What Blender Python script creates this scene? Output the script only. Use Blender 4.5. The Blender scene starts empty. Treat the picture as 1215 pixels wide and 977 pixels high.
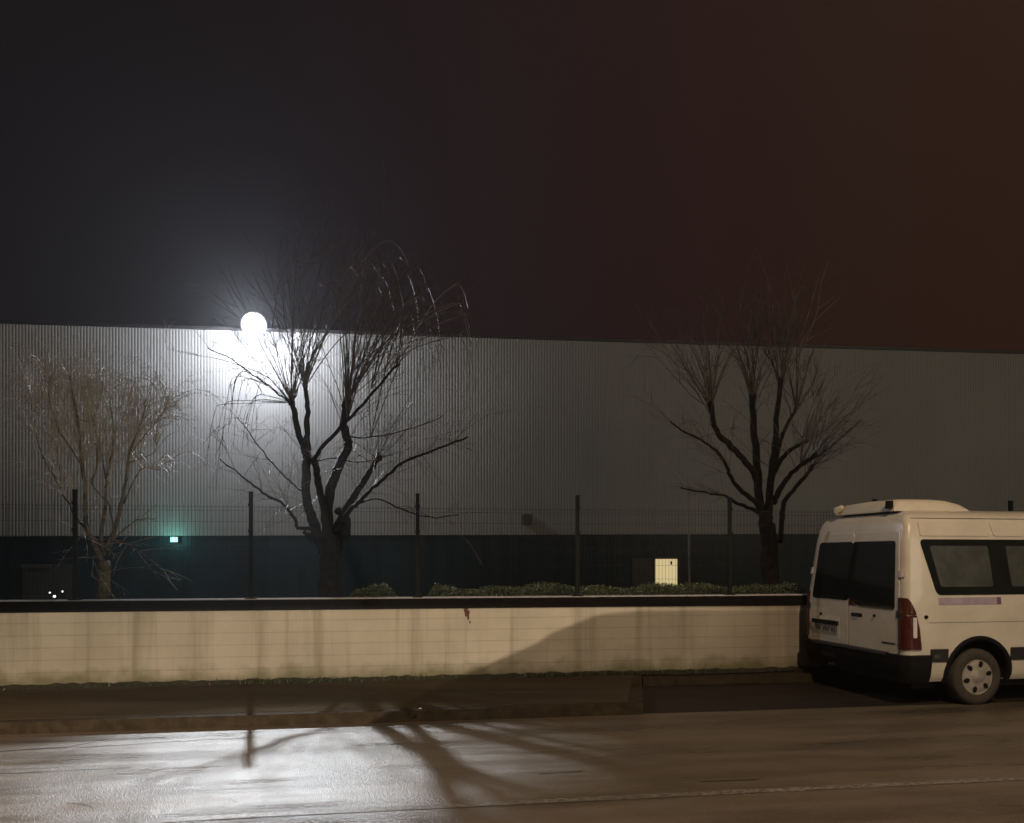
import bpy, bmesh, math, random
from mathutils import Vector, Matrix
random.seed(7)
R = math.radians
SC = bpy.context.scene
COL = SC.collection
CAMZ = 1.83
F = 985.0

# ------------------------------------------------------------------ helpers
def P(px, py, Z):
    """point at forward distance Z that the photo shows at (px, py)"""
    return Vector(((px - 607.5) / F * Z, Z, CAMZ - (py - 660.0) / F * Z))

TH = R(9.2)                       # the street runs 9.2 degrees off the picture plane
U = Vector((math.cos(TH), math.sin(TH), 0)); V = Vector((-math.sin(TH), math.cos(TH), 0))
def S(u, v, z=0.0):
    return U * u + V * v + Vector((0, 0, z))
def uv_of(px, v):
    k = (px - 607.5) / F
    Z = v / (math.cos(TH) - k * math.sin(TH))
    return k * Z * math.cos(TH) + Z * math.sin(TH)      # u of the point at pixel column px on the plane v

class MB:
    def __init__(self): self.v = []; self.f = []
    def add(self, vs, fs):
        o = len(self.v); self.v += [tuple(p) for p in vs]; self.f += [tuple(i + o for i in f) for f in fs]
    def box(self, a, b, M=None):
        x0, y0, z0 = a; x1, y1, z1 = b
        vs = [Vector(p) for p in ((x0,y0,z0),(x1,y0,z0),(x1,y1,z0),(x0,y1,z0),(x0,y0,z1),(x1,y0,z1),(x1,y1,z1),(x0,y1,z1))]
        if M: vs = [M @ p for p in vs]
        self.add(vs, [(3,2,1,0),(4,5,6,7),(0,1,5,4),(1,2,6,5),(2,3,7,6),(3,0,4,7)])
    def tube(self, pts, rad, n=6, cap=True):
        pts = [Vector(p) for p in pts]
        if len(pts) < 2: return
        t0 = (pts[1] - pts[0]).normalized()
        a = t0.orthogonal().normalized()
        vs = []; fs = []
        for i, p in enumerate(pts):
            t = (pts[min(i+1, len(pts)-1)] - pts[max(i-1, 0)])
            t = t.normalized() if t.length > 1e-9 else t0
            a = (a - t * a.dot(t)); a = a.normalized() if a.length > 1e-6 else t.orthogonal().normalized()
            b = t.cross(a)
            r = rad[i]
            for k in range(n):
                an = 2 * math.pi * k / n
                vs.append(p + a * (math.cos(an) * r) + b * (math.sin(an) * r))
        for i in range(len(pts) - 1):
            for k in range(n):
                k2 = (k + 1) % n
                fs.append((i*n+k, i*n+k2, (i+1)*n+k2, (i+1)*n+k))
        if cap:
            fs.append(tuple(reversed(range(n)))); fs.append(tuple((len(pts)-1)*n + k for k in range(n)))
        self.add(vs, fs)
    def build(self, name, mat, parent=None, smooth=False, bevel=0):
        me = bpy.data.meshes.new(name); me.from_pydata(self.v, [], self.f); me.update()
        o = bpy.data.objects.new(name, me); COL.objects.link(o)
        if mat: me.materials.append(mat)
        if smooth:
            for p in me.polygons: p.use_smooth = True
        if bevel:
            m = o.modifiers.new('bevel', 'BEVEL'); m.width = bevel; m.segments = 2; m.limit_method = 'ANGLE'
        if parent: o.parent = parent
        return o

def tag(o, label=None, cat=None, group=None, kind=None):
    if label: o['label'] = label
    if cat: o['category'] = cat
    if group: o['group'] = group
    if kind: o['kind'] = kind
    return o
def empty(name, loc, rz=0.0):
    o = bpy.data.objects.new(name, None); COL.objects.link(o); o.location = loc; o.rotation_euler = (0, 0, rz)
    o.empty_display_size = .2
    return o

# ------------------------------------------------------------------ materials
def newmat(name):
    m = bpy.data.materials.new(name); m.use_nodes = True
    nt = m.node_tree; b = nt.nodes['Principled BSDF']
    return m, nt, b
def N(nt, t, **kw):
    n = nt.nodes.new(t)
    for k, v in kw.items():
        if k in n.inputs: n.inputs[k].default_value = v
        else: setattr(n, k, v)
    return n
def ramp(nt, fac, stops):
    r = nt.nodes.new('ShaderNodeValToRGB'); e = r.color_ramp.elements
    while len(e) < len(stops): e.new(.5)
    for el, (p, c) in zip(e, stops):
        el.position = p; el.color = (*c, 1) if len(c) == 3 else c
    nt.links.new(fac, r.inputs[0]); return r.outputs[0]
def noise(nt, scale, detail=4, vec=None, rough=.6, stretch=None):
    n = N(nt, 'ShaderNodeTexNoise', Scale=scale, Detail=detail, Roughness=rough)
    tc = nt.nodes.new('ShaderNodeTexCoord')
    out = vec or tc.outputs['Object']
    if stretch:
        mp = nt.nodes.new('ShaderNodeMapping'); mp.inputs['Scale'].default_value = stretch
        nt.links.new(out, mp.inputs[0]); out = mp.outputs[0]
    nt.links.new(out, n.inputs['Vector']); return n.outputs['Fac']
def simple(name, c, rough=.5, var=.25, scale=6, metal=0, bump=0, bscale=40, spec=.5, coat=0):
    m, nt, b = newmat(name)
    lo = tuple(x * (1 - var) for x in c); hi = tuple(min(1, x * (1 + var)) for x in c)
    col = ramp(nt, noise(nt, scale), [(.3, lo), (.7, hi)])
    nt.links.new(col, b.inputs['Base Color'])
    b.inputs['Roughness'].default_value = rough; b.inputs['Metallic'].default_value = metal
    b.inputs['Specular IOR Level'].default_value = spec
    b.inputs['Coat Weight'].default_value = coat
    if bump:
        bp = N(nt, 'ShaderNodeBump', Strength=bump, Distance=.01)
        nt.links.new(noise(nt, bscale), bp.inputs['Height']); nt.links.new(bp.outputs[0], b.inputs['Normal'])
    return m
def emis(name, c, s):
    m, nt, b = newmat(name)
    b.inputs['Base Color'].default_value = (.8, .8, .8, 1)
    b.inputs['Emission Color'].default_value = (*c, 1); b.inputs['Emission Strength'].default_value = s
    return m

def asphalt(name, dark, light, rlo, rhi, bump=.6, spec=.5):
    m, nt, b = newmat(name)
    L = nt.links.new
    tc = nt.nodes.new('ShaderNodeTexCoord'); vec = tc.outputs['Object']
    fine = noise(nt, 85, 2, vec, .8)
    big = noise(nt, .9, 5, vec, .6, (.35, 1.6, 1))      # patches drawn out along the street
    streak = noise(nt, 2.2, 4, vec, .6, (.12, 2.2, 1))
    mx = N(nt, 'ShaderNodeMath', operation='MULTIPLY_ADD'); L(fine, mx.inputs[0]); mx.inputs[1].default_value = .8; L(big, mx.inputs[2])
    L(ramp(nt, mx.outputs[0], [(.62, dark), (1.12 / 1.12, light)]), b.inputs['Base Color'])
    ad = N(nt, 'ShaderNodeMath', operation='MULTIPLY_ADD'); L(streak, ad.inputs[0]); ad.inputs[1].default_value = .8
    L(big, ad.inputs[2])
    mr = N(nt, 'ShaderNodeMapRange'); L(ad.outputs[0], mr.inputs[0])
    mr.inputs[1].default_value = .6; mr.inputs[2].default_value = 1.2; mr.inputs[3].default_value = rlo; mr.inputs[4].default_value = rhi
    L(mr.outputs[0], b.inputs['Roughness'])
    b.inputs['Specular IOR Level'].default_value = spec
    vo = N(nt, 'ShaderNodeTexVoronoi', Scale=95); L(vec, vo.inputs['Vector'])
    mid = noise(nt, 14, 4, vec, .6)
    a1 = N(nt, 'ShaderNodeMath', operation='MULTIPLY_ADD'); L(mid, a1.inputs[0]); a1.inputs[1].default_value = .5; L(vo.outputs['Distance'], a1.inputs[2])
    bp = N(nt, 'ShaderNodeBump', Strength=bump, Distance=.012); L(a1.outputs[0], bp.inputs['Height']); L(bp.outputs[0], b.inputs['Normal'])
    return m

M = {}
M['road'] = asphalt('wet_asphalt', (.042, .034, .026), (.155, .128, .096), .16, .60, .34, .9)
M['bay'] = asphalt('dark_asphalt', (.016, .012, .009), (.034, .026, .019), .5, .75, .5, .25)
M['pave'] = asphalt('pavement_asphalt', (.046, .037, .025), (.088, .071, .048), .8, .95, .5, .0)
M['kerb'] = simple('kerb_concrete', (.045, .034, .021), .9, .4, 9, bump=.4, spec=.1)
M['soil'] = simple('soil', (.035, .030, .018), .9, .5, 14, bump=.8, bscale=60)
M['ground'] = simple('yard_ground', (.05, .048, .045), .8, .4, 3, bump=.4)
M['coping'] = simple('dark_coping', (.009, .0075, .007), .75, .5, 7, bump=.3, spec=.12)
M['ledge'] = simple('lit_coping_pale', (.75, .74, .72), .6, .2, 8)
M['post'] = simple('dark_green_post', (.008, .012, .012), .6, .3, 20, spec=.25)
M['wire'] = simple('coated_wire', (.006, .008, .008), .38, .3, 20, spec=.3)
M['bark'] = simple('wet_bark', (.026, .021, .015), .8, .6, 9, bump=1, bscale=28, spec=.2)
M['twig'] = simple('twig_bark', (.13, .105, .08), .36, .5, 5, spec=.5)
M['pale_bark'] = simple('pale_bark', (.21, .18, .125), .7, .7, 6, bump=.6, bscale=30, spec=.25)
M['pale_twig'] = simple('pale_twig', (.58, .52, .40), .42, .4, 4, spec=.5)
M['flash'] = simple('roof_flashing', (.03, .026, .024), .5, .2)
M['roof'] = simple('roof_sheet', (.05, .05, .05), .6, .2)
M['housing'] = simple('lamp_housing', (.05, .05, .055), .4, .2)
M['white_housing'] = simple('white_lamp_housing', (.75, .75, .75), .4, .1)
M['black_metal'] = simple('black_frame', (.02, .012, .012), .5, .2)
M['paint'] = simple('white_van_paint', (.66, .62, .53), .30, .07, 3, coat=.4)
M['plastic'] = simple('black_plastic', (.006, .0055, .006), .75, .3, 12, spec=.2)
M['mould'] = simple('side_moulding', (.015, .012, .014), .5, .3, 12)
M['glass'] = simple('tinted_glass', (.010, .013, .013), .06, .3, 3)
M['pane'] = simple('grey_green_pane', (.055, .062, .055), .22, .35, 5)  # opaque grey-green, paler than the tinted glass around it
M['tyre'] = simple('tyre_rubber', (.05, .042, .034), .85, .3, 20, bump=.3)
M['rim'] = simple('wheel_trim', (.34, .31, .27), .45, .2, 12, metal=.2)
M['red'] = simple('red_lens', (.065, .009, .008), .25, .2, 12)
M['amber'] = simple('amber_lens', (.075, .022, .012), .15, .2, 12)
M['white_lens'] = simple('white_lens', (.75, .72, .70), .2, .1, 12)
M['lilac'] = simple('lilac_sticker', (.36, .30, .38), .4, .15, 9)
M['plate'] = simple('number_plate', (.30, .29, .25), .4, .4, 25)
M['pod'] = simple('roof_unit_plastic', (.66, .61, .50), .45, .08, 5)
M['pipe'] = simple('pale_pole', (.42, .40, .34), .5, .2, 5)
M['box'] = simple('vent_cover', (.07, .065, .055), .6, .2)
M['white_dot'] = emis('glint_glow', (1, .97, .92), 2.2)
M['led'] = emis('led_lens', (1, 1, 1), 4)
M['win'] = None

# corrugated cladding
def mat_clad():
    m, nt, b = newmat('grey_cladding'); L = nt.links.new
    col = ramp(nt, noise(nt, .5, 5, None, .6, (1, 1, .5)), [(.3, (.30, .292, .268)), (.7, (.365, .355, .328))])
    L(col, b.inputs['Base Color']); b.inputs['Roughness'].default_value = .5; b.inputs['Specular IOR Level'].default_value = .35
    return m
M['clad'] = mat_clad()
M['band'] = simple('dark_teal_cladding', (.007, .021, .027), .5, .35, 1.2, spec=.3)

def mat_wall():
    m, nt, b = newmat('beige_painted_block'); L = nt.links.new
    tc = nt.nodes.new('ShaderNodeTexCoord'); vec = tc.outputs['Object']
    base = ramp(nt, noise(nt, 1.3, 5, vec), [(.3, (.37, .335, .265)), (.7, (.49, .45, .37))])
    # vertical rain streaks
    st = noise(nt, 1.9, 5, vec, .65, (1.6, 1, .07))
    stf = ramp(nt, st, [(.5, (0, 0, 0)), (.68, (1, 1, 1))])
    mx = N(nt, 'ShaderNodeMix', data_type='RGBA', blend_type='MIX')
    sc = N(nt, 'ShaderNodeMath', operation='MULTIPLY'); L(stf, sc.inputs[0]); sc.inputs[1].default_value = .62
    L(sc.outputs[0], mx.inputs[0]); L(base, mx.inputs[6]); mx.inputs[7].default_value = (.20, .175, .12, 1)
    # dirt and moss near the foot
    sx = nt.nodes.new('ShaderNodeSeparateXYZ'); L(vec, sx.inputs[0])
    ns = noise(nt, 2.4, 5, vec)
    hh = N(nt, 'ShaderNodeMath', operation='MULTIPLY_ADD'); L(ns, hh.inputs[0]); hh.inputs[1].default_value = -.55; L(sx.outputs['Z'], hh.inputs[2])
    mf = N(nt, 'ShaderNodeMapRange'); L(hh.outputs[0], mf.inputs[0]); mf.inputs[1].default_value = -.12; mf.inputs[2].default_value = .10
    mf.inputs[3].default_value = .8; mf.inputs[4].default_value = 0
    m2 = N(nt, 'ShaderNodeMix', data_type='RGBA'); L(mf.outputs[0], m2.inputs[0]); L(mx.outputs[2], m2.inputs[6]); m2.inputs[7].default_value = (.12, .115, .045, 1)
    # mortar courses
    wv = N(nt, 'ShaderNodeMath', operation='PINGPONG'); L(sx.outputs['Z'], wv.inputs[0]); wv.inputs[1].default_value = .08
    nz = noise(nt, 4, 3, vec)
    md = N(nt, 'ShaderNodeMath', operation='MULTIPLY_ADD'); L(nz, md.inputs[0]); md.inputs[1].default_value = .014; L(wv.outputs[0], md.inputs[2])
    cr = ramp(nt, md.outputs[0], [(.008, (.74, .74, .74)), (.017, (1, 1, 1))])
    m3 = N(nt, 'ShaderNodeMix', data_type='RGBA', blend_type='MULTIPLY'); m3.inputs[0].default_value = .8
    L(m2.outputs[2], m3.inputs[6]); L(cr, m3.inputs[7])
    L(m3.outputs[2], b.inputs['Base Color']); b.inputs['Roughness'].default_value = .78
    bp = N(nt, 'ShaderNodeBump', Strength=.35, Distance=.01)
    ad = N(nt, 'ShaderNodeMath', operation='MULTIPLY_ADD'); L(noise(nt, 45, 3, vec), ad.inputs[0]); ad.inputs[1].default_value = .4; L(cr, ad.inputs[2])
    L(ad.outputs[0], bp.inputs['Height']); L(bp.outputs[0], b.inputs['Normal'])
    return m
M['wall'] = mat_wall()

def mat_line():
    m, nt, b = newmat('worn_road_paint'); L = nt.links.new
    f = ramp(nt, noise(nt, 22, 5, None, .75), [(.42, (0, 0, 0)), (.62, (1, 1, 1))])
    big = ramp(nt, noise(nt, .8, 3), [(.3, (.35, .35, .35)), (.75, (1, 1, 1))])
    mu = N(nt, 'ShaderNodeMath', operation='MULTIPLY'); L(f, mu.inputs[0]); L(big, mu.inputs[1])
    mx = N(nt, 'ShaderNodeMix', data_type='RGBA'); L(mu.outputs[0], mx.inputs[0])
    mx.inputs[6].default_value = (.085, .077, .066, 1); mx.inputs[7].default_value = (.36, .34, .30, 1)
    L(mx.outputs[2], b.inputs['Base Color']); b.inputs['Roughness'].default_value = .5
    bp = N(nt, 'ShaderNodeBump', Strength=.4, Distance=.006); L(noise(nt, 110, 3), bp.inputs['Height']); L(bp.outputs[0], b.inputs['Normal'])
    return m
M['line'] = mat_line()

def mat_leaf(name, c1, c2):
    m, nt, b = newmat(name); L = nt.links.new
    L(ramp(nt, noise(nt, 11, 3), [(.3, c1), (.7, c2)]), b.inputs['Base Color'])
    b.inputs['Roughness'].default_value = .4
    return m
M['leaf'] = mat_leaf('hedge_leaf', (.06, .085, .04), (.22, .26, .13))
M['grass'] = mat_leaf('verge_grass', (.022, .035, .008), (.05, .065, .016))

# ------------------------------------------------------------------ setting: ground, road, pavement, bay
def slab(name, pts, z0, z1, mat, label_kind='structure'):
    """prism over a street-frame polygon (u, v)"""
    mb = MB(); n = len(pts)
    vs = [S(u, v, z0) for u, v in pts] + [S(u, v, z1) for u, v in pts]
    mb.add(vs, [tuple(reversed(range(n))), tuple(range(n, 2*n))] + [(i, (i+1) % n, n+(i+1) % n, n+i) for i in range(n)])
    o = mb.build(name, mat); o['kind'] = label_kind; return o
def sheet(name, pts, z, mat):
    mb = MB(); mb.add([S(u, v, z) for u, v in pts], [tuple(range(len(pts)))])
    o = mb.build(name, mat); o['kind'] = 'structure'; return o
def street_sheet(name, pts, z, mat):
    """same, but with its own axes along the street so that wear follows the street"""
    mb = MB(); mb.add([Vector((u, v, z)) for u, v in pts], [tuple(range(len(pts)))])
    o = mb.build(name, mat); o.rotation_euler = (0, 0, TH); o['kind'] = 'structure'; return o

VK, VW = 9.22, 11.55             # kerb line and wall face
sheet('ground', [(-300, -300), (300, -300), (300, 300), (-300, 300)], -.02, M['ground'])
street_sheet('road', [(-120, -4.0), (120, -4.0), (120, VK + .05), (-120, VK + .05)], 0.0, M['road'])
# pavement ends in a splay where the parking bay starts (photo column 763)
ub0, ub1 = uv_of(763, VK), uv_of(763, VW - .35)
slab('pavement', [(-60, VK + .14), (ub0 - .14, VK + .14), (ub1 - .14, VW - .30), (ub1, VW - .30), (ub1, VW + .02), (-60, VW + .02)], -.015, .13, M['pave'])
slab('kerb', [(-60, VK), (ub0, VK), (ub1, VW - .30), (ub1 - .14, VW - .30), (ub0 - .14, VK + .14), (-60, VK + .14)], -.015, .126, M['kerb'])
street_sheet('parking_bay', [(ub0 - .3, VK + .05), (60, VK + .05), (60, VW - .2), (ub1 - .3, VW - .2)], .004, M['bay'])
slab('pavement_edge', [(ub1, VW - .36), (60, VW - .36), (60, VW + .02), (ub1, VW + .02)], -.012, .115, M['kerb'])

# worn line near the camera side, photographed from (210,973) to (1215,924)
def strip(name, pts, w, z, mat, seg=.25, wob=.0):
    mb = MB(); vs = []; fs = []
    path = []
    for (a, b) in zip(pts[:-1], pts[1:]):
        n = max(1, int((Vector(b) - Vector(a)).length / seg))
        for i in range(n):
            path.append(Vector(a).lerp(Vector(b), i / n))
    path.append(Vector(pts[-1]))
    for i, p in enumerate(path):
        ww = w * (1 + (random.uniform(-.5, .5) if wob else 0))
        j = random.uniform(-wob, wob)
        vs += [(p.x, p.y - ww / 2 + j, z), (p.x, p.y + ww / 2 + j, z)]
    for i in range(len(path) - 1): fs.append((2*i, 2*i+2, 2*i+3, 2*i+1))
    mb.add(vs, fs); o = mb.build(name, mat); o.rotation_euler = (0, 0, TH); o['kind'] = 'structure'; return o
def ground_uv(px, py):
    Z = F * CAMZ / (py - 660.0); X = (px - 607.5) / F * Z
    return (X * U.x + Z * U.y, X * V.x + Z * V.y)
a = ground_uv(300, 968); b = ground_uv(1215, 924)
vl = (a[1] + b[1]) / 2
strip('road_line', [(a[0] - .6, a[1] - .02), (a[0], a[1]), (b[0], b[1]), (b[0] + 30, b[1] + .1)], .10, .004, M['line'])
M['seam'] = simple('tar_seam', (.012, .011, .010), .5, .3, 20)
def crack(pxs, w): strip('road_seam', [ground_uv(*p) for p in pxs], w, .003, M['seam'], .12, .012)
crack([(-20, 919), (60, 916), (155, 911)], .022)
crack([(0, 892), (80, 887), (128, 877)], .03)
crack([(90, 888), (240, 878), (310, 875)], .018)
crack([(78, 953), (98, 955), (112, 959)], .010)
crack([(272, 948), (281, 952)], .016)
crack([(420, 962), (560, 957), (700, 949)], .012)
crack([(640, 919), (690, 915)], .02)
crack([(830, 928), (900, 925)], .014)

# scrap of paper lying on the pavement
pz = Vector((0, 0, 0)); Zs = F * (CAMZ - .13) / (844.5 - 660); sp = P(498, 844.5, Zs)
mb = MB(); vs = [Vector((random.uniform(-.006, .006) + .026 * math.cos(k), random.uniform(-.006, .006) + .03 * math.sin(k), .004 + random.uniform(0, .035))) for k in range(7)] + [Vector((0, 0, .04))]
mb.add([sp + v for v in vs], [(k, (k + 1) % 7, 7) for k in range(7)] + [tuple(reversed(range(7)))])
o = mb.build('paper_scrap', simple('paper', (.7, .68, .64), .8, .1)); tag(o, 'small pale crumpled paper scrap lying on the pavement below the rust stain', 'litter')

# ------------------------------------------------------------------ boundary wall with coping
wall = empty('boundary_wall', S(0, VW, 0), TH)
tag(wall, 'long low beige block wall with rain streaks and a dark coping', 'wall')
mb = MB(); mb.box((-40, 0, -.02), (40, .22, 1.10)); mb.build('block_wall', M['wall'], wall)
mb = MB(); mb.box((-40, -.025, 1.10), (40, .30, 1.243)); mb.build('coping', M['coping'], wall, bevel=.008)
mb = MB(); mb.box((-40, .02, 1.243), (40, .30, 1.252)); mb.build('coping_top', M['ledge'], wall)  # near-white strip: floodlight on the coping's top put into its colour
# rust run under the coping (photo column 553)
ur = uv_of(553, VW)
M['rust'] = simple('rust_stain', (.09, .035, .018), .8, .4, 30)
mb = MB()
for (du, z1, z0, w) in ((0, 1.10, .985, .035), (.03, 1.07, .935, .022), (.055, .92, .885, .014), (-.02, 1.095, 1.05, .018)):
    vs = []; n = 7
    for i in range(n):
        t = i / (n - 1); ww = w * (.7 + .5 * random.random()) * (1 - .5 * t)
        vs += [(ur + du - ww, -.003, z1 + (z0 - z1) * t), (ur + du + ww, -.003, z1 + (z0 - z1) * t)]
    mb.add(vs, [(2*i, 2*i+2, 2*i+3, 2*i+1) for i in range(n - 1)])
mb.build('rust_stain', M['rust'], wall)

# ------------------------------------------------------------------ wire fence on the wall
fence = empty('wire_fence', S(0, VW + .12, 1.252), TH)
tag(fence, 'green welded wire fence with dark posts on top of the beige wall', 'fence')
PU = [-10.75, -8.45, -6.17, -3.918, -1.694, .552, 2.847, 5.17, 7.52, 9.86, 12.2, 14.5]
for u in PU:
    mb = MB(); mb.box((u - .025, -.025, 0), (u + .025, .025, 1.44)); mb.box((u - .028, -.028, 1.44), (u + .028, .028, 1.452))
    mb.box((u - .07, -.06, 0), (u + .07, .06, .012))
    for z in (.12, .5, .9, 1.25): mb.box((u - .033, -.038, z), (u + .033, -.026, z + .04))
    mb.build('post', M['post'], fence)
for a, b in zip(PU[:-1], PU[1:]):
    mb = MB(); z = .04
    zs = [.04 + .2 * i for i in range(7)] + [.09, .69, 1.19]
    for z in zs: mb.box((a + .04, -.0452, z - .0018), (b - .04, -.0398, z + .0018))
    n = int((b - a - .1) / .05)
    for i in range(n + 1):
        x = a + .05 + i * (b - a - .1) / n
        mb.box((x - .0014, -.0398, .02), (x + .0014, -.0355, 1.27))
    mb.build('mesh_panel', M['wire'], fence)

# ------------------------------------------------------------------ verge grass at the wall foot
mb = MB()
vs = []; fs = []
nseg = 300
for i in range(nseg + 1):
    u = -14 + 30 * i / nseg
    wdt = .10 + .06 * math.sin(u * 1.7) + random.uniform(-.03, .05) + (.08 if u < -3 else 0)
    vs += [S(u, VW - max(.04, wdt), .131), S(u, VW - .02, .165 + random.uniform(0, .03))]
for i in range(nseg): fs.append((2*i, 2*i+2, 2*i+3, 2*i+1))
mb.add(vs, fs); o = mb.build('verge_soil', M['soil']); o['kind'] = 'structure'
mb = MB()
for i in range(9000):
    u = random.uniform(-14, 8)
    dens = .55 + .45 * math.sin(u * 2.3 + 1.3) * math.sin(u * .9)
    if random.random() > dens: continue
    v = VW - random.uniform(.005, .15)
    h = random.uniform(.03, .085) * (1.25 if random.random() < .1 else 1) * (.7 if u < -3.5 else 1)
    p = S(u, v, .13); an = random.uniform(0, 6.28); w = random.uniform(.003, .007)
    d = Vector((math.cos(an) * w, math.sin(an) * w, 0)); t = Vector((random.gauss(0, .025), random.gauss(0, .025), h))
    mb.add([p - d, p + d, p + t * .6 + d * .6, p + t], [(0, 1, 2), (0, 2, 3)])
o = mb.build('grass', M['grass']); tag(o, 'dark grass tufts growing along the foot of the wall', 'grass', kind='stuff')

# ------------------------------------------------------------------ warehouse
TB = R(6.45); UB = Vector((math.cos(TB), math.sin(TB), 0)); VB = Vector((-math.sin(TB), math.cos(TB), 0)); VBD = 18.31
ware = empty('warehouse', VB * VBD, TB)
tag(ware, 'long grey corrugated metal warehouse with a dark lower band', 'building')
X0, X1, ROOF = -34.0, 46.0, 6.65
def band_z(x): return 2.29 + .0058 * x
pitch = .064
mb = MB(); vs = []; fs = []
n = int((X1 - X0) / pitch)
prof = ((0, 0), (.30, 0), (.42, .005), (.88, .005))
for i in range(n):
    for (t, d) in prof:
        x = X0 + (i + t) * pitch
        vs += [(x, -.002 - d, band_z(x)), (x, -.002 - d, ROOF)]
for i in range(len(vs) // 2 - 1): fs.append((2*i, 2*i+2, 2*i+3, 2*i+1))
mb.add(vs, fs); mb.build('cladding', M['clad'], ware)
mb = MB(); vs = []; fs = []
for i in range(401):                                  # lower band in wide ribs, set back a little
    x = X0 + (X1 - X0) * i / 400
    d = .03 if i % 2 else .022
    vs += [(x, d, -.02), (x, d, band_z(x) + .02)]
for i in range(400): fs.append((2*i, 2*i+2, 2*i+3, 2*i+1))
mb.add(vs, fs); mb.build('lower_band', M['band'], ware)
mb = MB(); mb.box((X0, .04, -.02), (X1, 24, ROOF - .02)); mb.build('walls', M['clad'], ware)
mb = MB(); mb.box((X0 - .05, -.05, ROOF - .001), (X1 + .05, 24.05, ROOF + .06)); mb.build('roof', M['flash'], ware)
# window in the band: dark left half, lit right half
def ub_of(px, d=0):
    k = (px - 607.5) / F
    Z = (VBD + d) / (math.cos(TB) - k * math.sin(TB))
    return k * Z * math.cos(TB) + Z * math.sin(TB), Z
x0, Zw = ub_of(777); x1, _ = ub_of(803.5); zt = CAMZ - (663.5 - 660) / F * Zw; zb = CAMZ - (696 - 660) / F * Zw
xl, _ = ub_of(750)
M['win'] = emis('lit_window', (1, .79, .38), .62)
fr = MB()
for (a, b, c, d) in ((x0 - .04, x0, zb - .04, zt + .06), (x1, x1 + .05, zb - .04, zt + .06), (x0, x1, zt, zt + .06), (x0, x1, zb - .04, zb)):
    fr.box((a, -.03, c), (b, .02, d))
fro = fr.build('window_frame', M['black_metal'], ware)
mb = MB(); mb.box((x0, .0, zb), (x1, .012, zt)); mb.build('lit_pane', M['win'], fro)
mb = MB(); mb.box((x0 + .36, -.012, zt - .13), (x0 + .40, -.001, zt - .05)); mb.build('window_bar', M['black_metal'], fro)
mb = MB(); mb.box((xl, -.012, zb - .02), (x0 - .045, .02, zt + .02)); mb.build('shutter', M['box'], ware)
# faint shuttered opening far left and the vent above the band
xa, Za = ub_of(27); xb, _ = ub_of(88)
mb = MB(); mb.box((xa, -.01, .5), (xb, .02, CAMZ - 10 / F * Za)); mb.build('shutter', simple('grey_shutter', (.045, .05, .042), .6, .2), ware)
mb = MB(); mb.box((xa - .02, -.03, CAMZ - 14 / F * Za), (xb - .45, -.011, CAMZ - 10 / F * Za)); mb.build('lintel', simple('lintel', (.075, .08, .072), .6, .2), ware)
xv, Zv = ub_of(626); zv = CAMZ + 43 / F * Zv
mb = MB(); mb.box((xv - .11, -.10, zv - .11), (xv + .09, -.02, zv + .12)); mb.build('vent', M['box'], ware, bevel=.01)

# floodlight on the parapet
fl = empty('floodlight', VB * VBD + UB * (ub_of(301)[0] + .12) + Vector((0, 0, ROOF)), TB)
tag(fl, 'glaring white floodlight mounted on the warehouse roof edge', 'floodlight')
mb = MB(); mb.box((-.05, -.04, .06), (.05, .06, .12)); mb.box((-.03, -.92, .08), (.03, .06, .12)); mb.build('bracket', M['housing'], fl)
tilt = Matrix.Translation((0, -.62, -.03)) @ Matrix.Rotation(R(14), 4, 'X')
def disc(mb, r0, y0, r1, y1, n=28, M_=None, cap=True):
    vs = []
    for (r, y) in ((r0, y0), (r1, y1)):
        for k in range(n):
            an = 2 * math.pi * k / n; vs.append(M_ @ Vector((r * math.cos(an), y, r * math.sin(an))))
    fs = [(k, (k+1) % n, n+(k+1) % n, n+k) for k in range(n)]
    if cap: fs += [tuple(reversed(range(n))), tuple(range(n, 2*n))]
    mb.add(vs, fs)
mb = MB(); disc(mb, .262, 0, .255, .05, M_=tilt); disc(mb, .20, .05, .17, .16, M_=tilt)
for k in range(7): mb.box((-.18 + k * .06, .05, -.17), (-.165 + k * .06, .145, .17), tilt)
mb.build('housing', M['white_housing'], fl)
mb = MB(); disc(mb, .20, -.03, .235, -.002, M_=tilt); mb.build('lens', M['led'], fl)

# small green emergency light at the top of the dark band
xe, Ze = ub_of(208); ew = VB * VBD + UB * xe + Vector((0, 0, CAMZ + 19.5 / F * Ze))
em = empty('emergency_light', ew, TB); tag(em, 'small glowing green lamp at the top edge of the dark band', 'lamp')
mb = MB(); mb.box((-.085, -.085, -.065), (.085, -.01, .065)); mb.build('housing', M['housing'], em, bevel=.008)
mb = MB(); mb.box((-.07, -.098, -.05), (.07, -.0855, .05)); mb.build('lens', emis('green_lens', (.28, 1, .80), 1.0), em)

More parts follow.
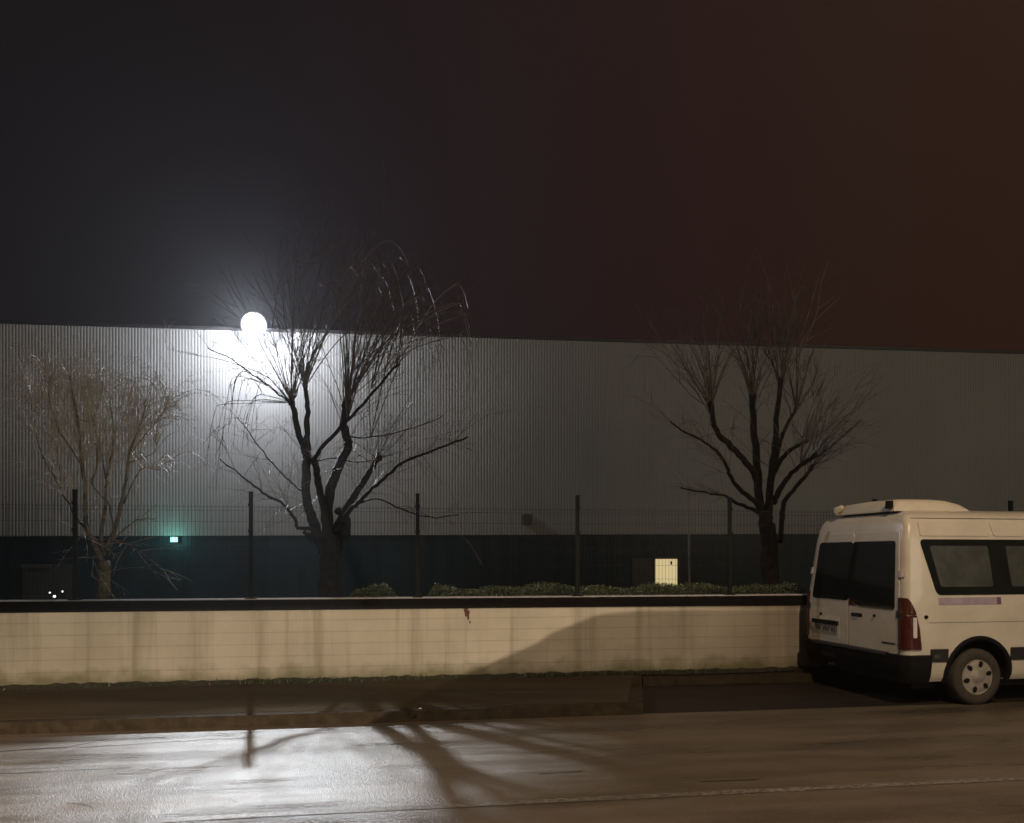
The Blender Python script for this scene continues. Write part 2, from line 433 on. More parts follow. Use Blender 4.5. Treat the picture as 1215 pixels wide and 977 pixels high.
# ------------------------------------------------------------------ trees
def smooth_path(pts, sub=4):
    pts = [Vector(p) for p in pts]; out = []
    for i in range(len(pts) - 1):
        p0 = pts[max(i-1, 0)]; p1 = pts[i]; p2 = pts[i+1]; p3 = pts[min(i+2, len(pts)-1)]
        for k in range(sub):
            t = k / sub
            out.append(.5 * ((2*p1) + (-p0+p2)*t + (2*p0-5*p1+4*p2-p3)*t*t + (-p0+3*p1-3*p2+p3)*t*t*t))
    out.append(pts[-1]); return out
def limb(mb, pts, r0, r1, n=8, knob=0, sub=4, jit=.006):
    path = smooth_path(pts, sub); m = len(path)
    rad = []
    for i in range(m):
        t = i / (m - 1)
        r = r0 + (r1 - r0) * t ** .85
        r *= 1 + random.uniform(-.07, .07)
        if knob and t > .88: r *= 1 + knob * (1 - abs(t - .95) / .07 if abs(t - .95) < .07 else 0)
        rad.append(r)
    path = [path[0]] + [p + Vector((random.gauss(0, jit), random.gauss(0, jit), random.gauss(0, jit))) for p in path[1:]]
    mb.tube(path, rad, n); return path
def shoot(mb, p, d, length, r, up=.0, droop=.0, side=2, wig=.08, lvl=0):
    """one twig with a few side twigs"""
    n = max(4, int(length / .13)); step = length / n
    pts = [Vector(p)]; dd = Vector(d).normalized(); dirs = [dd]
    for i in range(n):
        t = i / n
        dd = (dd + Vector((random.gauss(0, wig), random.gauss(0, wig), random.gauss(0, wig) + up * .1 - droop * t * .35))).normalized()
        pts.append(pts[-1] + dd * step); dirs.append(dd)
    mb.tube(pts, [r * (1 - .72 * i / n) for i in range(n + 1)], 4 if r > .004 else 3, cap=False)
    if lvl < 2:
        for s in range(side):
            i = random.randint(max(1, n // 4), n - 1)
            q = dirs[i].cross(Vector((random.gauss(0, 1), random.gauss(0, 1), random.gauss(0, 1)))).normalized()
            shoot(mb, pts[i], dirs[i] + q * random.uniform(.4, .9), length * random.uniform(.25, .5), max(.0018, r * .55), up, droop, max(0, side - 1), wig, lvl + 1)
    return pts

def tree(name, label, group, Z0, base_px, trunk, limbs, shoots, bark, twig, extra=None):
    """trunk and limbs are given as photo points with a depth offset, standing at distance Z0"""
    root = empty(name, P(base_px[0], 660 + F * CAMZ / Z0, Z0)); tag(root, label, 'tree', group)
    off = root.location.copy()
    mb = MB()
    q = lambda p: P(p[0], p[1], Z0 + (p[2] if len(p) > 2 else 0)) - off
    tp = [Vector((0, 0, 0))] + [q(p) for p in trunk[0]]
    limb(mb, tp, trunk[1], trunk[2], 10, jit=.01)
    tips = []
    for (pts, r0, r1, knob) in limbs:
        path = limb(mb, [q(p) for p in pts], r0, r1, 7, knob)
        tips.append(path)
    tr = mb.build('trunk', bark, root, smooth=True)
    mb = MB()
    for (li, n, L0, L1, spread, up, droop, where, r, side) in shoots:
        path = tips[li]
        for k in range(n):
            t = random.uniform(*where) if isinstance(where, tuple) else where
            i = min(len(path) - 2, int(t * (len(path) - 1)))
            p = path[i].lerp(path[i+1], random.random())
            ax = (path[i+1] - path[i]).normalized()
            d = ax * .6 + Vector((random.gauss(0, spread), random.gauss(0, spread), random.gauss(0, spread * .6) + up))
            shoot(mb, p, d, random.uniform(L0, L1), random.uniform(.7, 1.2) * r, up * .5, droop, side)
    if extra:
        for (pts, r0, r1, side, sl) in extra:
            path = smooth_path([q(p) for p in pts], 4); m = len(path)
            mb.tube(path, [r0 + (r1 - r0) * i / (m - 1) for i in range(m)], 5)
            for k in range(side):
                i = random.randint(m // 4, m - 2)
                ax = (path[i+1] - path[i]).normalized()
                shoot(mb, path[i], ax + Vector((random.gauss(0, .6), random.gauss(0, .6), random.gauss(.1, .5))), random.uniform(.4, 1) * sl, .0045, 0, .3, 2)
    mb.build('crown', twig, root)
    return root

def zz(x, y): return (300 + x / 3.368, 430 + y / 3.368)
def Zp(pts, d0=0, d1=0):
    n = len(pts); return [(*zz(*p), d0 + (d1 - d0) * i / (n - 1)) for i, p in enumerate(pts)]
GT = 'bare trees behind the wire fence'
limbs2 = [
 (Zp([(285,760),(262,700),(243,640),(220,570),(214,470),(216,395),(213,365)], 0, -.1), .085, .060, 0),          # 0
 (Zp([(213,370),(190,310),(174,240),(161,180),(155,158)], -.1, -.35), .050, .040, .5),                          # 1
 (Zp([(222,350),(216,285),(219,200),(212,120),(208,88)], -.1, .25), .050, .030, .4),                            # 2
 (Zp([(300,690),(288,600),(265,500),(255,430),(243,388)], 0, -.3), .068, .045, .3),                             # 3
 (Zp([(245,390),(280,338),(350,262),(400,210),(480,120),(560,30),(588,8)], -.3, -.9), .034, .014, 0),           # 4
 (Zp([(300,690),(298,600),(311,510),(345,412),(380,340),(376,308),(366,250),(370,190),(381,145)], 0, .2), .088, .052, .35),  # 5
 (Zp([(330,680),(365,600),(400,540),(440,480),(490,402),(512,377)], 0, .4), .075, .040, .5),                    # 6
 (Zp([(350,640),(388,590),(432,552),(480,500),(540,450),(600,400),(740,345),(860,300)], 0, -1.0), .042, .012, 0),# 7
 (Zp([(245,668),(215,664),(180,660),(165,622),(112,562),(50,530),(-10,480),(-130,390)], 0, -.7), .036, .010, 0),# 8
 (Zp([(225,510),(190,512),(165,490),(120,450),(60,380),(-10,290),(-60,220)], 0, .6), .020, .007, 0),            # 9
 (Zp([(158,165),(120,140),(60,95),(0,50),(-80,-10),(-180,-55)], -.35, -.6), .016, .006, 0),                     # 10
 (Zp([(420,565),(500,545),(600,588),(700,620),(820,610)], 0, -1.1), .016, .006, 0),                             # 11
 (Zp([(365,700),(372,640),(362,610),(335,590)], .05, .1), .10, .05, .3),                                        # 12
 (Zp([(225,400),(330,385),(430,400),(560,370)], .1, .9), .012, .006, 0),                                        # 13
 (Zp([(380,300),(480,298),(640,262),(760,215)], .1, .8), .012, .005, 0),                                        # 14
 (Zp([(238,720),(225,690),(205,680)], 0, .2), .04, .03, .2),                                                    # 15
]
shoots2 = [ # limb, n, L0, L1, spread, up, droop, where, r, side
 (1, 20, 1.0, 2.3, .30, .55, .05, (.78, .98), .008, 3),
 (2, 18, .9, 2.3, .28, .75, .05, (.75, .98), .008, 3),
 (5, 24, 1.0, 2.6, .30, .65, .10, (.86, .98), .008, 3),
 (4, 18, .7, 1.8, .35, .55, .45, (.4, .98), .005, 3),
 (3, 6, .5, 1.2, .4, .4, .1, (.7, .98), .006, 2),
 (6, 18, .6, 1.6, .5, .35, .5, (.6, .98), .005, 3),
 (7, 30, .5, 1.3, .6, .1, .6, (.3, .98), .004, 3),
 (8, 26, .4, 1.1, .6, .1, .5, (.3, .98), .004, 3),
 (9, 20, .4, .9, .6, .1, .5, (.3, .98), .004, 2),
 (10, 16, .4, .9, .5, .15, .5, (.2, .98), .0035, 3),
 (11, 16, .3, .9, .5, 0, .5, (.3, .98), .0035, 2),
 (13, 10, .3, .8, .5, .1, .4, (.3, .98), .0035, 2),
 (14, 14, .3, .8, .5, .1, .5, (.3, .98), .0035, 2),
 (5, 12, .4, 1.2, .7, .1, .4, (.3, .8), .004, 3),
 (0, 10, .4, 1.2, .7, .1, .4, (.4, .9), .004, 3),
]
# tall arching whips that rise above the roof line
ex2 = []
for k in range(34):
    bx = random.choice([(345, 478), (362, 460), (413, 475), (412, 500), (440, 520)])
    tx = bx[0] + random.uniform(-20, 110); ty = random.uniform(285, 380)
    d = random.uniform(-1, 1)
    arch = random.uniform(0, 45) * (1 if tx > 400 else .3)
    ex2.append(([(bx[0], bx[1], 0), (bx[0] + (tx - bx[0]) * .35, bx[1] + (ty - bx[1]) * .5, d * .4), (bx[0] + (tx - bx[0]) * .7, bx[1] + (ty - bx[1]) * .85, d * .8), (tx, ty, d), (tx + arch * .6, ty + arch * .5, d * 1.1), (tx + arch * .9, ty + arch * 1.7, d * 1.15)], .009, .004, 3, .5))
for k in range(36):                                   # hanging sprays on the right and left of the crown
    if k < 26: sx_ = random.uniform(440, 560); sy_ = 285 + max(0, sx_ - 470) * .9 + random.uniform(0, 70); sg = 1; bx = random.choice([(413, 475), (440, 462), (470, 436), (418, 440)])
    else: sx_ = random.uniform(250, 310); sy_ = 430 + random.uniform(0, 70); sg = -1; bx = random.choice([(346, 478), (318, 458), (290, 438)])
    L = random.uniform(35, 100); d = random.uniform(-1, 1)
    mx_ = (bx[0] + (sx_ - bx[0]) * .5, min(bx[1], sy_) + abs(bx[1] - sy_) * .28)
    ex2.append(([(bx[0], bx[1], 0), (mx_[0], mx_[1], d * .5), (sx_ - sg * 8, sy_ + 1, d * .9), (sx_, sy_ + 8, d), (sx_ + sg * 7, sy_ + L * .55, d * 1.05), (sx_ + sg * 10, sy_ + L, d * 1.1)], .0065, .0028, 2, .4))
tree('bare_tree', 'large pollarded bare tree standing beside the glaring floodlight', GT, 12.4, (394, 800),
     ([(393, 800), (391, 740), (391, 700), (392, 668), (394, 650), (397, 634)], .20, .135), limbs2, shoots2, M['bark'], M['twig'], ex2)

def zy(x, y): return (820 + x / 3.367, 430 + y / 3.367)
def Yp(pts, d0=0, d1=0):
    n = len(pts); return [(*zy(*p), d0 + (d1 - d0) * i / (n - 1)) for i, p in enumerate(pts)]
limbs3 = [
 (Yp([(300,640),(272,560),(266,450),(256,330),(246,200),(246,120)], 0, .2), .085, .045, .3),
 (Yp([(262,470),(240,425),(190,370),(130,310),(95,265),(86,210),(75,155)], 0, -.6), .055, .040, .35),
 (Yp([(308,620),(312,550),(320,450),(335,330),(345,200),(355,110),(362,60)], 0, -.3), .075, .030, .2),
 (Yp([(325,430),(345,360),(362,300),(400,220),(432,170)], 0, .5), .045, .026, .3),
 (Yp([(330,440),(362,385),(400,350),(467,312)], 0, .7), .045, .030, .3),
 (Yp([(330,560),(345,525),(380,470),(430,420),(502,365)], 0, -.7), .055, .028, .2),
 (Yp([(355,720),(362,640),(372,560),(420,500),(460,450),(492,408)], .3, -.2), .05, .026, .2),
 (Yp([(270,570),(235,540),(180,490),(152,440),(140,410),(100,355),(40,310),(-20,280),(-80,240)], 0, -.9), .045, .010, 0),
 (Yp([(290,610),(240,585),(180,562),(140,535),(80,525),(-40,500)], 0, .6), .040, .012, 0),
 (Yp([(425,420),(500,380),(580,320),(680,230)], -.4, -1), .014, .006, 0),
]
shoots3 = [
 (0, 20, .9, 2.2, .30, .65, .05, (.8, .98), .009, 3),
 (1, 22, .8, 2.0, .35, .5, .1, (.75, .98), .009, 3),
 (2, 22, .9, 2.3, .28, .7, .05, (.7, .98), .009, 3),
 (3, 14, .7, 1.7, .35, .5, .1, (.7, .98), .008, 3),
 (4, 16, .7, 1.6, .4, .35, .2, (.7, .98), .007, 3),
 (5, 18, .7, 1.7, .4, .35, .2, (.7, .98), .007, 3),
 (6, 14, .6, 1.5, .4, .35, .2, (.7, .98), .007, 3),
 (7, 20, .5, 1.2, .5, .2, .25, (.35, .98), .005, 3),
 (8, 14, .4, 1.1, .5, .1, .2, (.4, .98), .005, 2),
 (9, 10, .4, 1.0, .5, .2, .2, (.2, .98), .005, 2),
 (0, 8, .4, 1.0, .6, .2, .1, (.3, .8), .006, 2),
 (2, 8, .4, 1.0, .6, .2, .1, (.3, .8), .006, 2),
]
ex3 = []
for k in range(22):
    bx = random.choice([(845, 480), (893, 470), (925, 455), (945, 485)])
    tx = bx[0] + random.uniform(-60, 60); ty = random.uniform(335, 420); d = random.uniform(-1, 1)
    ex3.append(([(bx[0], bx[1], 0), (bx[0] + (tx - bx[0]) * .35, bx[1] + (ty - bx[1]) * .5, d * .4), (bx[0] + (tx - bx[0]) * .75, bx[1] + (ty - bx[1]) * .85, d * .8), (tx, ty, d)], .009, .004, 3, .5))
tree('bare_tree', 'bare pollarded tree behind the fence just left of the white minibus', GT, 13.6, (915, 800),
     ([(915, 790), (914, 740), (914, 700), (913, 660), (911, 630), (908, 612)], .17, .12), limbs3, shoots3, M['bark'], M['twig'], ex3)

def zx(x, y): return (x / 3.258, 420 + y / 3.258)
def Xp(pts, d0=0, d1=0):
    n = len(pts); return [(*zx(*p), d0 + (d1 - d0) * i / (n - 1)) for i, p in enumerate(pts)]
limbs1 = [
 (Xp([(395,800),(345,700),(332,630),(330,520),(318,430),(310,360),(300,250),(285,180),(270,90)], 0, -.3), .040, .012, 0),
 (Xp([(400,780),(395,690),(410,560),(410,480),(432,400),(440,300),(425,180)], 0, .4), .032, .010, 0),
 (Xp([(410,760),(452,660),(470,570),(490,480),(497,400),(520,320),(552,250),(560,180)], 0, -.3), .036, .010, 0),
 (Xp([(390,740),(300,640),(278,600),(232,520),(212,460),(200,430)], 0, .5), .026, .008, 0),
 (Xp([(405,560),(355,500),(372,440),(376,360),(362,350)], .2, -.2), .016, .008, 0),
 (Xp([(232,490),(230,410),(215,340),(200,320)], .4, .5), .012, .006, 0),
 (Xp([(420,780),(440,690),(425,590),(410,560)], 0, -.4), .016, .008, 0),
 (Xp([(410,740),(470,690),(530,640),(600,640)], 0, .5), .018, .007, 0),
 (Xp([(380,740),(330,700),(300,726)], 0, -.4), .014, .006, 0),
 (Xp([(440,720),(500,740),(560,780),(640,840)], 0, -.5), .014, .006, 0),
 (Xp([(480,580),(540,450),(620,448)], -.1, -.3), .012, .005, 0),
 (Xp([(400,790),(360,790),(380,850),(400,900)], 0, -.3), .012, .006, 0),
 (Xp([(300,250),(350,260),(380,200),(400,110)], -.2, .2), .012, .006, 0),
 (Xp([(500,420),(600,380),(600,320)], -.2, .2), .010, .005, 0),
 (Xp([(232,520),(170,400),(130,270),(112,140)], .3, .7), .014, .005, 0),
 (Xp([(318,430),(230,300),(190,180),(195,85)], -.1, -.6), .014, .005, 0),
 (Xp([(497,400),(570,300),(625,240),(650,170)], -.1, .5), .014, .005, 0),
 (Xp([(410,480),(370,300),(340,170),(345,95)], .1, .6), .014, .005, 0),
]
shoots1 = []
for li, n in ((0, 44), (1, 40), (2, 44), (3, 30), (4, 16), (5, 16), (12, 26), (10, 16), (13, 20), (14, 44), (15, 44), (16, 40), (17, 44)):
    shoots1.append((li, n, .4, 1.1, .55, .35, 1.8, (.5, .99), .0044, 3))
for li, n in ((6, 6), (7, 10), (8, 6), (9, 10), (11, 6), (2, 10), (0, 8)):
    shoots1.append((li, n, .3, .8, .6, .1, .45, (.2, .95), .004, 2))
ex1 = []
for k in range(95):
    sx_ = random.triangular(32, 198, 95); sy_ = random.uniform(432, 500) + abs(sx_ - 105) * .25; d = random.uniform(-.7, .7)
    L = random.uniform(30, 120); sw = random.uniform(-10, 10)
    ex1.append(([(sx_ + (112 - sx_) * .25, sy_ + 30, d * .6), (sx_ + (112 - sx_) * .08, sy_ + 2, d * .9), (sx_, sy_ + 8, d), (sx_ + sw * .4, sy_ + L * .5, d * 1.05), (sx_ + sw, sy_ + L, d * 1.08)], .0055, .0025, 2, .35))
tree('bare_tree', 'small pale many-stemmed tree with drooping twigs at the left end of the fence', GT, 11.9, (123, 760),
     ([(123, 760), (123, 730), (123, 700), (122, 668)], .11, .085), limbs1, shoots1, M['pale_bark'], M['pale_twig'], ex1)

# slim pale pole between hedge and facade
pp = P(818, 660, 14.6); mb = MB()
mb.tube([(pp.x, pp.y, -.02), (pp.x, pp.y, 1.5), (pp.x - .02, pp.y, P(817, 572, 14.6).z)], [.022, .02, .018], 8)
o = mb.build('pole', M['pipe']); tag(o, 'slim pale pole standing behind the hedge near the right tree', 'pole')

# ------------------------------------------------------------------ hedge and bush behind the wall
def foliage(name, label, u0, u1, v0, v1, ztop, n, cat):
    mb = MB(); zt = lambda u: ztop + .03 * math.sin(u * 3.1) + .025 * math.sin(u * 7.7 + 1)
    for i in range(n):
        u = random.uniform(u0, u1); v = random.uniform(v0, v1)
        e = min(1, (u - u0) / .18, (u1 - u) / .25); e = max(.05, e) ** .5
        z = 1.02 + (zt(u) - 1.02) * e * (random.random() ** .5) + random.gauss(0, .012)
        p = S(u, v, z); s = random.uniform(.010, .024)
        a = Vector((random.gauss(0, 1), random.gauss(0, 1), random.gauss(0, .6))).normalized(); b = a.orthogonal().normalized()
        b = Matrix.Rotation(random.uniform(0, 6.28), 3, a) @ b
        mb.add([p - a * s, p + b * s * .5, p + a * s, p - b * s * .5], [(0, 1, 2, 3)])
    r = empty(name, S((u0 + u1) / 2, (v0 + v1) / 2, 0), TH); tag(r, label, cat)
    inv = r.matrix_basis.inverted()
    mb.v = [tuple(inv @ Vector(p)) for p in mb.v]
    mb.build('foliage', M['leaf'], r)
    st = MB(); L = u1 - u0
    for i in range(max(3, int(L / .25))):
        x = -L / 2 + .1 + i * .25
        if x > L / 2 - .08: break
        st.tube([(x, 0, -.02), (x + .03, .02, .6), (x + random.uniform(-.08, .08), random.uniform(-.08, .08), ztop - .12)], [.015, .01, .005], 5)
    st.build('stem', M['bark'], r)
foliage('bush', 'small clipped bush between the large tree and the next fence post', uv_of(407, VW + .55), uv_of(478, VW + .55), VW + .40, VW + .85, 1.39, 4200, 'bush')
foliage('hedge', 'long low green hedge showing above the wall right of the bush', uv_of(503, VW + .55), uv_of(960, VW + .55), VW + .40, VW + .95, 1.375, 24000, 'hedge')

# three small bright glints at the left, built as glowing balls on stakes
for (px, py, r, lab) in ((59, 703.5, .012, 'tiny white glint above the wall, left of the brightest one'), (64.5, 708, .019, 'brightest tiny white glint just above the wall at far left'), (74, 702, .012, 'tiny white glint above the wall, beside the leftmost fence post')):
    p = P(px, py, 12.0); root = empty('glint_dot', (p.x, p.y, 0)); tag(root, lab, 'light', 'tiny glints at the left')
    bm = bmesh.new(); bmesh.ops.create_uvsphere(bm, u_segments=12, v_segments=8, radius=r); me = bpy.data.meshes.new('glint_ball'); bm.to_mesh(me); bm.free(); me.materials.append(M['white_dot'])
    o = bpy.data.objects.new('glint_ball', me); COL.objects.link(o); o.parent = root; o.location = (0, 0, p.z)
    mb = MB(); mb.tube([(0, 0, -.02), (0, 0, p.z - r)], [.008, .008], 6); mb.build('stake', M['post'], root)

# ------------------------------------------------------------------ minibus
def interp(tab, z):
    if z <= tab[0][0]: return tab[0][1]
    for (a, b), (c, d) in zip(tab[:-1], tab[1:]):
        if z <= c: return b + (d - b) * (z - a) / (c - a)
    return tab[-1][1]
WK = 1.1
WT = [(z, w * WK) for z, w in ((.30, .93), (.36, .965), (.5, .99), (.7, 1.0), (1.25, .995), (2.05, .905), (2.18, .88), (2.26, .855), (2.32, .82), (2.36, .77), (2.39, .70), (2.41, .58), (2.425, .38))]
XT = [(.30, .05), (.5, .0), (1.2, .0), (2.0, .075), (2.18, .105), (2.26, .125), (2.32, .155), (2.36, .20), (2.39, .27), (2.41, .38), (2.425, .55)]
FT = [(.30, 5.30), (.5, 5.38), (.9, 5.34), (1.02, 5.25), (1.12, 5.05), (1.22, 4.86), (2.0, 4.32), (2.18, 4.16), (2.26, 4.06), (2.32, 3.95), (2.36, 3.8), (2.39, 3.6), (2.41, 3.4), (2.425, 3.1)]
RC = .085
def W(z): return interp(WT, z)
def XR(z): return interp(XT, z)
def plan(s, z):
    """point and outward normal on the rear half of the body skin; s runs from the rear centre line, + to the near side"""
    sg = 1 if s >= 0 else -1; a = abs(s); w = W(z); x0 = XR(z); e = w - RC; q = RC * math.pi / 2
    if a <= e: x, y, nx, ny = x0, a, -1, 0
    elif a <= e + q:
        an = (a - e) / RC; x = x0 + RC - RC * math.cos(an); y = e + RC * math.sin(an); nx, ny = -math.cos(an), math.sin(an)
    else: x, y, nx, ny = x0 + RC + (a - e - q), w, 0, 1
    return Vector((x, -sg * y, z)), Vector((nx, -sg * ny, .0))
def s_y(y, z): return -y * WK
def s_x(x, z): return (W(z) - RC) + RC * math.pi / 2 + (x - XR(z) - RC)

def patch(name, mat, parent, z0, z1, left, right, off=.006, th=.02, rc=0.0, rows=8, cols=6, mode='y', smooth=False, bevel=0):
    """a plate that follows the body skin between heights z0 and z1; left(z) and right(z) in mode 'y' (rear), 'x' (near side) or 's'"""
    cv = {'y': s_y, 'x': s_x, 's': lambda s, z: s}[mode]
    mb = MB(); zs = [z0 + (z1 - z0) * i / rows for i in range(rows + 1)]
    if rc:
        zs = sorted(set(zs + [z0 + rc * k for k in (.08, .3, .6, 1)] + [z1 - rc * k for k in (.08, .3, .6, 1)]))
    fr = []; bk = []
    for z in zs:
        l, r = left(z), right(z)
        ins = 0
        if rc:
            d = min(z - z0, z1 - z)
            if d < rc: ins = rc - math.sqrt(max(0, rc * rc - (rc - d) ** 2))
        sgn = 1 if r > l else -1
        l += ins * sgn; r -= ins * sgn
        a, b = cv(l, z), cv(r, z)
        for k in range(cols + 1):
            p, n = plan(a + (b - a) * k / cols, z)
            fr.append(p + n * off); bk.append(p + n * (off - th))
    R_ = len(zs); C_ = cols + 1; fs = []; nb = R_ * C_
    for i in range(R_ - 1):
        for k in range(cols):
            q = (i*C_+k, i*C_+k+1, (i+1)*C_+k+1, (i+1)*C_+k)
            fs.append(q); fs.append(tuple(nb + j for j in reversed(q)))
    for k in range(cols):
        fs.append((k+1, k, nb+k, nb+k+1)); j = (R_-1)*C_; fs.append((j+k, j+k+1, nb+j+k+1, nb+j+k))
    for i in range(R_ - 1):
        fs.append((i*C_, (i+1)*C_, nb+(i+1)*C_, nb+i*C_)); j = i*C_+cols; fs.append((j+C_, j, nb+j, nb+j+C_))
    mb.add(fr + bk, fs); o = mb.build(name, mat, parent)
    bm = bmesh.new(); bm.from_mesh(o.data); bmesh.ops.recalc_face_normals(bm, faces=bm.faces); bm.to_mesh(o.data); bm.free()
    if bevel:
        m = o.modifiers.new('bevel', 'BEVEL'); m.width = bevel; m.segments = 2; m.limit_method = 'ANGLE'
    return o

def body_mesh(FT=FT, WT=WT):
    W = lambda z: interp(WT, z)
    zs = [.30, .33, .36, .42, .5, .6, .7, .85, 1.0, 1.12, 1.25, 1.4, 1.55, 1.7, 1.85, 2.0, 2.05, 2.12, 2.18, 2.22, 2.26, 2.29, 2.32, 2.34, 2.36, 2.375, 2.39, 2.40, 2.41, 2.418, 2.425]
    vs = []; n = None
    for z in zs:
        w = W(z); x0 = XR(z); f = interp(FT, z); ring = []
        for k in range(-3, 4): ring.append((x0, -(w - RC) * k / 3.5))
        near = []
        for k in range(7):
            an = math.pi / 2 * k / 6; near.append((x0 + RC - RC * math.cos(an), -(w - RC) - RC * math.sin(an)))
        rf = .30 if z < 2.3 else .2
        L = f - rf - x0 - RC
        for k in range(1, 13): near.append((x0 + RC + L * k / 12, -w))
        fr = []
        for k in range(1, 7):
            an = math.pi / 2 * k / 6; fr.append((f - rf + rf * math.sin(an), -(w - rf) - rf * math.cos(an)))
        half = near + fr
        ring = [(x0, 0)] + [(x0, -(w - RC) * k / 4) for k in (1, 2, 3)] + half + [(f + .04 * (w > .8), 0)]
        ring += [(x, -y) for x, y in reversed(half)] + [(x0, (w - RC) * k / 4) for k in (3, 2, 1)]
        n = len(ring); vs += [(x, y, z) for x, y in ring]
    fs = []
    for i in range(len(zs) - 1):
        for k in range(n):
            k2 = (k + 1) % n; fs.append((i*n+k, i*n+k2, (i+1)*n+k2, (i+1)*n+k))
    fs.append(tuple(reversed(range(n)))); fs.append(tuple((len(zs)-1)*n + k for k in range(n)))
    me = bpy.data.meshes.new('body'); me.from_pydata(vs, [], fs); me.update()
    bm = bmesh.new(); bm.from_mesh(me); bmesh.ops.recalc_face_normals(bm, faces=bm.faces); bm.to_mesh(me); bm.free()
    return me

PHI = R(11.5)
ORG = Vector((4.505, 11.035, 0))
van = empty('minibus', ORG, PHI)
tag(van, 'parked white high-roof minibus seen from its rear corner', 'minibus')
WX, FX, WR = 1.02, 4.45, .345
bme = body_mesh()
body = bpy.data.objects.new('body', bme); COL.objects.link(body)
cut = MB()
for x in (WX, FX):
    for (y0, y1) in ((-1.4, -.72), (.72, 1.4)):
        pts = []
        n = 40; r = .435
        vs = []
        for yy in (y0, y1):
            for k in range(n):
                an = 2 * math.pi * k / n; vs.append((x + r * math.cos(an), yy, WR + .03 + r * math.sin(an)))
        fs = [tuple(range(n)), tuple(reversed(range(n, 2*n)))] + [(k, n+k, n+(k+1) % n, (k+1) % n) for k in range(n)]
        cut.add(vs, fs)
cutter = cut.build('cutter', None)
bm = bmesh.new(); bm.from_mesh(cutter.data); bmesh.ops.recalc_face_normals(bm, faces=bm.faces); bm.to_mesh(cutter.data); bm.free()
md = body.modifiers.new('b', 'BOOLEAN'); md.operation = 'DIFFERENCE'; md.object = cutter; md.solver = 'EXACT'
bpy.context.view_layer.update()
dg = bpy.context.evaluated_depsgraph_get()
nm = bpy.data.meshes.new_from_object(body.evaluated_get(dg))
body.modifiers.clear(); body.data = nm; nm.name = 'body'
bpy.data.objects.remove(cutter)
nm.materials.clear(); nm.materials.append(M['paint']); nm.materials.append(M['plastic'])
for p in nm.polygons:
    p.use_smooth = True
    c = p.center
    for x in (WX, FX):
        if math.hypot(c.x - x, c.z - WR - .03) < .434 and .65 < abs(c.y) < 1.09 : p.material_index = 1
    if c.z < .302: p.material_index = 1
nm.set_sharp_from_angle(angle=R(35))
body.parent = van

# dark arch lip and wheels
def wheel(x, y, sg):
    root = None
    mb = MB(); n = 40; prof = [(.215, .10), (.235, .115), (.29, .118), (.325, .108), (.343, .085), (.345, .0), (.343, -.085), (.325, -.108), (.22, -.11)]
    vs = []; fs = []
    for k in range(n):
        an = 2 * math.pi * k / n
        for (r, d) in prof: vs.append((x + r * math.cos(an), y + sg * d, WR + r * math.sin(an)))
    m = len(prof)
    for k in range(n):
        for i in range(m - 1): fs.append((k*m+i, ((k+1) % n)*m+i, ((k+1) % n)*m+i+1, k*m+i+1))
    mb.add(vs, fs); w = mb.build('wheel', M['tyre'], van, smooth=True)
    # trim: dished disc with six oval holes modelled as dark recesses, plus hub
    mb = MB(); rings = [(.0, .118), (.06, .118), (.075, .108), (.13, .112), (.185, .106), (.215, .098), (.226, .108)]
    vs = []; fs = []
    for k in range(n):
        an = 2 * math.pi * k / n
        for (r, d) in rings: vs.append((x + r * math.cos(an), y + sg * d, WR + r * math.sin(an)))
    m = len(rings)
    for k in range(n):
        for i in range(m - 1): fs.append((k*m+i, ((k+1) % n)*m+i, ((k+1) % n)*m+i+1, k*m+i+1))
    mb.add(vs, fs); mb.build('rim', M['rim'], w, smooth=True)
    for j in range(6 if sg < 0 else 0):
        mb = MB()
        a0 = 2 * math.pi * (j + .25) / 6
        cx, cz = x + .158 * math.cos(a0), WR + .158 * math.sin(a0); vs = []; q = 14
        for k in range(q):
            an = 2 * math.pi * k / q; rr = .040 * math.cos(an); tt = .030 * math.sin(an)
            vs.append((cx + rr * math.cos(a0) - tt * math.sin(a0), y + sg * .1135, cz + rr * math.sin(a0) + tt * math.cos(a0)))
        vs += [(vx, y + sg * .10, vz) for vx, _, vz in vs]
        mb.add(vs, [tuple(range(q))] + [(k, (k+1) % q, q+(k+1) % q, q+k) for k in range(q)])
        mb.build('rim_hole', M['plastic'], w)
for (x, y, sg) in ((WX, -.96, -1), (WX, .96, 1), (FX, -.96, -1), (FX, .96, 1)): wheel(x, y, sg)

def arch(x):
    mb = MB(); n = 36; vs = []; fs = []
    for k in range(n + 1):
        an = R(-12) + (math.pi + R(24)) * k / n
        for (r, d) in ((.425, -.03), (.425, .016), (.478, .012), (.482, -.02)):
            z = WR + .03 + r * math.sin(an); vs.append((x + r * math.cos(an), -(W(z) + d), z))
    for k in range(n):
        for i in range(3): fs.append((k*4+i, (k+1)*4+i, (k+1)*4+i+1, k*4+i+1))
    mb.add(vs, fs); mb.build('wheel_arch', M['plastic'], van, smooth=True)
arch(WX); arch(FX)

C = lambda v: (lambda z: v)
